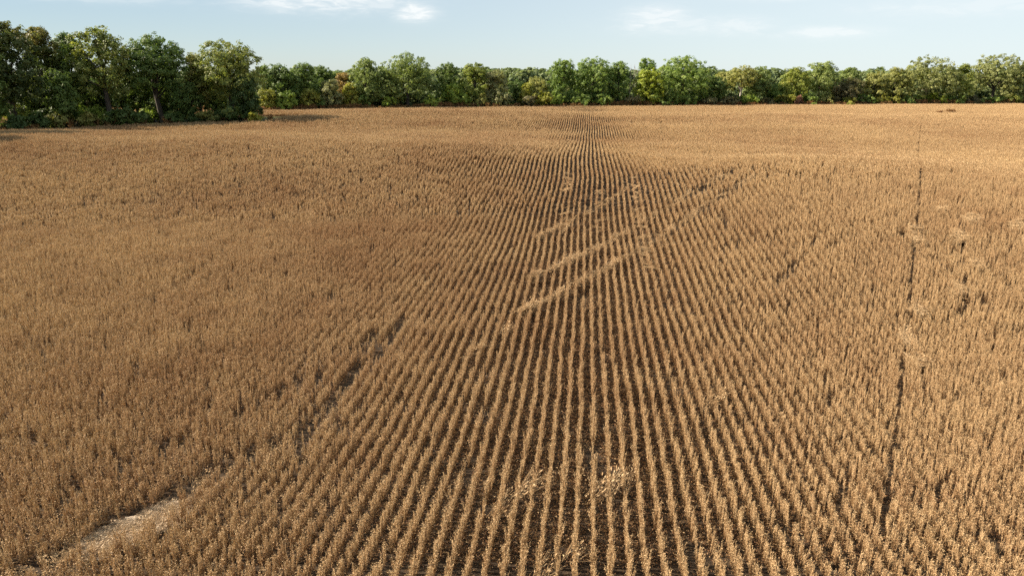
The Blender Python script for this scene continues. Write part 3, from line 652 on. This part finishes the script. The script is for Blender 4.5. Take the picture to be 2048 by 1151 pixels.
def build_bare_soil():
    m = new_mat('bare_soil'); nt = m.node_tree; N = nt.nodes.new; L = nt.links.new
    out = N('ShaderNodeOutputMaterial'); p = N('ShaderNodeBsdfPrincipled'); p.inputs['Roughness'].default_value = .95
    geo = N('ShaderNodeNewGeometry'); mp = N('ShaderNodeMapping'); mp.inputs['Rotation'].default_value = (0, 0, math.radians(-55)); mp.inputs['Scale'].default_value = (3, 11, 6)
    nz = N('ShaderNodeTexNoise'); nz.inputs['Scale'].default_value = 1.6; nz.inputs['Detail'].default_value = 9; nz.inputs['Roughness'].default_value = .7
    L(geo.outputs['Position'], mp.inputs[0]); L(mp.outputs[0], nz.inputs['Vector'])
    r = ramp(N, [(.30, (.15, .112, .082)), (.46, (.34, .27, .20)), (.68, (.52, .43, .33))]); L(nz.outputs[0], r.inputs[0]); L(r.outputs[0], p.inputs['Base Color'])
    bp = N('ShaderNodeBump'); bp.inputs['Distance'].default_value = .04; L(nz.outputs[0], bp.inputs['Height']); L(bp.outputs[0], p.inputs['Normal']); L(p.outputs[0], out.inputs['Surface'])
    gx, gy = np.meshgrid(np.arange(-12.2, -8.8, .06), np.arange(10.9, 14.8, .06), indexing='ij'); nx, ny = gx.shape
    d = np.full(gx.shape, 9.)
    for (bx, by, br) in BALD: d = np.minimum(d, np.hypot(gx - bx, gy - by) / br)
    d = d + .5 * (vnoise(gx, gy, .22, 91) - .5)
    gz = terrain(gx, gy) + .02 - .05 * _ss(.9, 1.25, d) + .015 * vnoise(gx, gy, .12, 92)
    i = np.arange(nx - 1)[:, None] * ny + np.arange(ny - 1)[None]
    q = np.stack([i, i + ny, i + ny + 1, i + 1], -1)[d[:-1, :-1] < 1.3]
    me = mesh_np('bare_soil', np.stack([gx.ravel(), gy.ravel(), gz.ravel()], 1), q.reshape(-1, 4), mat=m)
    tag(link(bpy.data.objects.new('bare_soil', me)), kind='structure')
build_bare_soil()

# ------------------------------------------------------------------ trees
def tube_path(acc_v, acc_q, n0, pts, rad, sides=6):
    pts = np.asarray(pts, float); rings = []
    for i, p in enumerate(pts):
        d = unit((pts[min(i + 1, len(pts) - 1)] - pts[max(i - 1, 0)])[None])[0]
        u = unit(np.cross(d, [.21, .97, .1])[None])[0]; w = np.cross(d, u)
        a = np.arange(sides) * 2 * math.pi / sides
        rings.append(p + rad[i] * (np.cos(a)[:, None] * u + np.sin(a)[:, None] * w))
    acc_v.append(np.concatenate(rings))
    q = []
    for i in range(len(pts) - 1):
        for k in range(sides):
            q.append((n0 + i * sides + k, n0 + i * sides + (k + 1) % sides, n0 + (i + 1) * sides + (k + 1) % sides, n0 + (i + 1) * sides + k))
    acc_q.extend(q)
    return n0 + len(pts) * sides
def foliage(r, lobes, leaves, size, clump, tone_bias=0):
    """leaf quads grouped in twigs on the outside of each lobe; lobes = (m,4) centre + radius"""
    lob = np.asarray(lobes); w = lob[:, 3] ** 2; w = w / w.sum()
    nc = max(12, int(leaves / 34)); k = r.choice(len(lob), nc, p=w)
    d = unit(r.normal(size=(nc, 3)) + [0, 0, .25]); cc = lob[k, :3] + d * (lob[k, 3] * r.uniform(.62, 1.04, nc))[:, None]
    ct = r.normal(0, .11, nc); cr = clump * r.uniform(.6, 1.35, nc)
    j = r.randint(0, nc, leaves)
    e = unit(r.normal(size=(leaves, 3))); rad = cr[j] * r.rand(leaves) ** .3
    c = cc[j] + e * rad[:, None] * [1, 1, .75]
    nrm = unit(e * .7 + d[j] * .9 + r.normal(0, .38, (leaves, 3)) + [0, 0, .3])
    ax = unit(np.cross(nrm, r.normal(size=(leaves, 3)))); wd = np.cross(nrm, ax)
    s = size * r.uniform(.6, 1.35, leaves)
    v, q = quads_leafy(c, ax, wd, s, s * .42)
    tone = np.clip(.48 + tone_bias + ct[j] + r.normal(0, .08, leaves), 0, 1)
    return v, q, np.repeat(tone, 4)
def crown_lobes(r, h, R, base, n, top_round=1.0):
    zc0 = h * base; H_ = h - zc0; out = []
    for i in range(n):
        t = (i + r.uniform(.2, .8)) / n                       # 0 bottom .. 1 top
        prof = math.sqrt(max(1 - ((t - .42) / .66) ** 2, .1))
        lr = R * r.uniform(.32, .48); lr = min(lr, H_ * .28)
        a = i * 2.399 + r.uniform(-.6, .6); q = max(R * prof - lr * .75, 0) * r.uniform(.8, 1.06)
        z = zc0 + lr * .8 + t * max(H_ - lr * 1.75, .1)
        out.append((q * math.cos(a), q * math.sin(a), z, lr))
    # core lobes so that the inside is not hollow
    for t in (.3, .6):
        out.append((r.normal(0, R * .1), r.normal(0, R * .1), zc0 + H_ * t, R * .40))
    # one lobe at the very top, so the tree has its full height
    out.append((r.normal(0, R * .15), r.normal(0, R * .15), h - R * .36, R * .36)); out.append((R * .35, r.normal(0, R * .15), h - R * .52, R * .36)); out.append((-R * .35, r.normal(0, R * .15), h - R * .55, R * .36))
    return np.array(out)
def tree_meshes(r, h, R, base, sp, close, sparse=1.0):
    R = R * 1.06; n = int(13 + R * (2.2 if close else 2.0))
    lob = crown_lobes(r, h, R, base, n)
    area = R * (h * (1 - base))
    if close: leaves = int(min(34000, 3500 + 330 * area * sparse)); size = .29; cl = .52
    else: leaves = int(min(26000, 2000 + 165 * area * sparse)); size = .37; cl = .62
    v, q, t = foliage(r, lob, leaves, size, cl)
    # autumn tint in the upper crown is leaf colour that the species really has
    if sp == 'rust':
        zz = v[:, 2] / h; t = np.clip(t - .18 + .45 * _ss(.55, .95, zz), 0, 1)
    crown = mesh_np('crown', v, q, attrs={'tone': t}, mat=MAT[sp])
    V = []; Q = []; n0 = 0
    tr = .022 * h + .02 * R; lean = r.normal(0, .02 * h, 2)
    topz = h * (.80 if close else .74)
    fork = h * r.uniform(.28, .42)
    pts = [(0, 0, -.4), (0, 0, .5), (lean[0] * .3, lean[1] * .3, fork * .6), (lean[0] * .6, lean[1] * .6, fork), (lean[0], lean[1], topz)]
    n0 = tube_path(V, Q, n0, pts, [tr * 1.5, tr * 1.05, tr * .9, tr * .75, tr * .15], 8)
    sel = r.permutation(len(lob))[:min(len(lob), 12 if close else 9)]
    for i in sel:
        c = lob[i]; z0 = fork * r.uniform(.75, 1.4); z0 = min(z0, max(c[2] * .9, .3 * h)); f = min(max((z0 - fork) / max(topz - fork, .1), 0), 1)
        p0 = np.array([lean[0] * (.6 + .4 * f), lean[1] * (.6 + .4 * f), z0]); p3 = c[:3] * [1.05, 1.05, 1] + [0, 0, c[3] * .3]
        mid = p0 * .5 + p3 * .5 + [0, 0, .06 * h] * 1 + r.normal(0, .03 * h, 3)
        n0 = tube_path(V, Q, n0, [p0, mid, p3], [tr * .42, tr * .26, tr * .06], 5)
    trunk = mesh_np('trunk', np.concatenate(V), Q, mat=BARK_PALE if sp == 'olive2' and base > .2 else BARK)
    return crown, trunk
CAT = {'rust2': 'tree'}
def build_trees():
    for i, (x, y, h, R, sp, base, row, label) in enumerate(TREES):
        r = np.random.RandomState(1000 + i)
        close = row == 'L'
        sparse = {'oakl': .72, 'vine': 1.6}.get(sp, 1.0)
        crown, trunk = tree_meshes(r, h * 1.0, R, base, sp, close, sparse)
        e = bpy.data.objects.new('sapling' if h < 8 else 'tree', None)
        e.location = (x, y, float(terrain(x, y)) - .1); e.rotation_euler = (0, 0, 0); e.empty_display_size = 1
        link(e); tag(e, label, 'tree', 'trees in the row beside the field' if close else 'trees along the far field edge')
        link(bpy.data.objects.new('trunk', trunk), e); link(bpy.data.objects.new('crown', crown), e)
    for i, (x, y, h, R) in enumerate(DEAD):
        r = np.random.RandomState(2000 + i); V = []; Q = []; n0 = 0
        n0 = tube_path(V, Q, n0, [(0, 0, -.3), (.1, 0, h * .4), (.05, .1, h * .98)], [.16, .11, .02], 6)
        for k in range(26):
            z0 = h * r.uniform(.25, .92); a = r.uniform(0, 6.28); ln = R * r.uniform(.5, 1.2) * (1.25 - z0 / h)
            p0 = np.array([.08, .05, z0]); p1 = p0 + [math.cos(a) * ln * .5, math.sin(a) * ln * .5, ln * .7]; p2 = p1 + [math.cos(a) * ln * .5, math.sin(a) * ln * .5, ln * 1.2]
            n0 = tube_path(V, Q, n0, [p0, p1, p2], [.05, .035, .012], 4)
        o = bpy.data.objects.new('dead_tree', mesh_np('dead_tree', np.concatenate(V), Q, mat=BARK_PALE))
        o.location = (x, y, float(terrain(x, y)))
        tag(link(o), ('bare grey dead tree touching the dense green clump', 'bare grey dead tree, middle one of the three leafless stems', 'bare grey dead tree next to the slim tree behind the bright yellow green one')[i], 'dead tree', 'leafless grey trees in the far edge')
build_trees()
def build_shrubs():
    for i, (x, y, h, R, sp, label) in enumerate(SHRUBS):
        r = np.random.RandomState(3000 + i); close = y < 130
        n = 7 + int(R)
        lob = [(r.normal(0, R * .42), r.normal(0, R * .42), h * r.uniform(.25, .66), min(R * .5, h * .33) * r.uniform(.75, 1.1)) for _ in range(n)]
        lob.append((r.normal(0, R * .1), 0, h * .72, h * .26))
        v, q, t = foliage(r, lob, int(700 + 330 * R * h * .35 * (1.5 if close else 1.0)), .34 if close else .42, .42)
        v[:, 2] = np.maximum(v[:, 2], .05)
        e = bpy.data.objects.new('shrub', None); e.location = (x, y, float(terrain(x, y)) - .05); link(e)
        tag(e, label, 'shrub', 'bushes under the row of trees beside the field' if close else 'bushes along the far field edge')
        V = []; Q = []; n0 = 0
        for k in range(5):
            c = lob[k]; n0 = tube_path(V, Q, n0, [(r.normal(0, .1), r.normal(0, .1), -.1), (c[0] * .5, c[1] * .5, c[2] * .6), c[:3]], [.06, .04, .012], 5)
        link(bpy.data.objects.new('stems', mesh_np('stems', np.concatenate(V), Q, mat=BARK)), e)
        link(bpy.data.objects.new('foliage', mesh_np('foliage', v, q, attrs={'tone': t}, mat=MAT[sp])), e)
build_shrubs()

# ------------------------------------------------------------------ dry weeds along the far edge, weed clumps in the field
def weed_mesh(r, h, R, stems):
    a = Acc()
    for k in range(stems):
        an = r.uniform(0, 6.283); q = R * math.sqrt(r.rand()) * .6; x, y = q * math.cos(an), q * math.sin(an); hh = h * r.uniform(.55, 1.05)
        tip = np.array([x * 1.7, y * 1.7, hh]); v, qq = prism((x, y, -.05), tip, .02, .008); a.add(v, qq, r.uniform(.2, .8))
        n = 16; t = r.uniform(.25, 1, n)[:, None]; c = np.array([x, y, 0]) * (1 - t) + tip * t
        ax = unit(r.normal(size=(n, 3)) + [0, 0, .5]); v, qq = quads_leafy(c, ax, perp(ax, r), r.uniform(.14, .34, n), r.uniform(.03, .08, n)); a.add(v, qq, np.repeat(np.clip(r.normal(.5, .25, n), 0, 1), 4))
    return a.mesh('weed_clump', WEED)
def build_weeds():
    r = np.random.RandomState(51)
    protos = [weed_mesh(np.random.RandomState(500 + i), 1.7, .7, 18) for i in range(5)]
    P = []
    for (a, b) in zip(FIELD_EDGE[:-1], FIELD_EDGE[1:]):
        n = int(math.dist(a, b) * 3.4); t = r.rand(n); off = r.uniform(-2.4, 2.0, n)
        x = a[0] + (b[0] - a[0]) * t; y = a[1] + (b[1] - a[1]) * t + off; P.append(np.stack([x, y], 1))
    for (a, b) in zip(ROW_EDGE[:-1], ROW_EDGE[1:]):
        n = int(math.dist(a, b) * 1.2); t = r.rand(n); x = a[0] + (b[0] - a[0]) * t; y = a[1] + (b[1] - a[1]) * t + r.uniform(0, 4, n); P.append(np.stack([x, y], 1))
    P = np.concatenate(P); z = terrain(P[:, 0], P[:, 1]); n = len(P)
    s = r.uniform(.7, 1.0, n) * (.55 + .9 * vnoise(P[:, 0], P[:, 1], 9, 61))
    scatter('dry_weeds', np.column_stack([P, z]), np.stack([np.zeros(n), np.zeros(n), r.uniform(0, 6.28, n)], 1), np.stack([np.ones(n), np.ones(n), s], 1),
            r.randint(0, 5, n), np.clip(vnoise(P[:, 0], P[:, 1], 11, 62) + r.normal(0, .15, n), 0, 1), protos)
    for (x, y, h, R, lab) in ((97.4, 202.2, 1.15, 1.3, 'large brown weed clump standing alone in the pale crop'), (93.6, 200.0, .85, .7, 'small low weed clump next to the large brown one in the crop')):
        o = bpy.data.objects.new('weed_clump', weed_mesh(np.random.RandomState(int(x)), h, R, 70)); o.location = (x, y, float(terrain(x, y)))
        tag(link(o), lab, 'weed clump', 'weed clumps out in the crop')
build_weeds()

# ------------------------------------------------------------------ far woods
def build_far_woods():
    r = np.random.RandomState(71); protos = []
    for i in range(6):
        rr = np.random.RandomState(700 + i); lob = crown_lobes(rr, 12, 5.2, .05, 12)
        v, q, t = foliage(rr, lob, 1700, 1.15, 1.1); protos.append(mesh_np('wood_crown', v, q, attrs={'tone': t}, mat=MAT['far']))
    P = []
    for (d0, d1, n, k) in ((262, 330, 170, .0), (330, 480, 330, 0), (480, 700, 700, 0), (700, 1000, 1100, 0)):
        d = np.sqrt(r.uniform(d0 * d0, d1 * d1, n)); a = r.uniform(-.80, .80, n) - YAW; P.append(np.stack([d * np.sin(a), d * np.cos(a)], 1))
    P = np.concatenate(P); keep = P[:, 1] > far_edge(P[:, 0]) + 22; 
    l, d = to_cam(P[:, 0], P[:, 1]); az = np.arctan2(l, d)
    keep &= ~((np.abs(az - .03) < .065) & (d < 420))          # the low gap between the trees
    P = P[keep]; n = len(P); z = terrain(P[:, 0], P[:, 1]) - .3
    s = r.uniform(.72, 1.12, n)
    scatter('distant_woods', np.column_stack([P, z]), np.stack([np.zeros(n), np.zeros(n), r.uniform(0, 6.28, n)], 1), np.stack([s * r.uniform(.9, 1.3, n), s * r.uniform(.9, 1.3, n), s], 1),
            r.randint(0, 6, n), r.rand(n), protos)
    P = []
    for (a, b) in zip(FIELD_EDGE[:-1], FIELD_EDGE[1:]):
        n = int(math.dist(a, b) * 1.5); t = r.rand(n); off = r.uniform(7, 26, n); P.append(np.stack([a[0] + (b[0] - a[0]) * t, a[1] + (b[1] - a[1]) * t + off], 1))
    P = np.concatenate(P); n = len(P); z = terrain(P[:, 0], P[:, 1]) - .2; s = r.uniform(.22, .46, n)
    scatter('undergrowth', np.column_stack([P, z]), np.stack([np.zeros(n), np.zeros(n), r.uniform(0, 6.28, n)], 1), np.stack([s * 1.5, s * 1.5, s], 1), r.randint(0, 6, n), r.rand(n), protos)
build_far_woods()
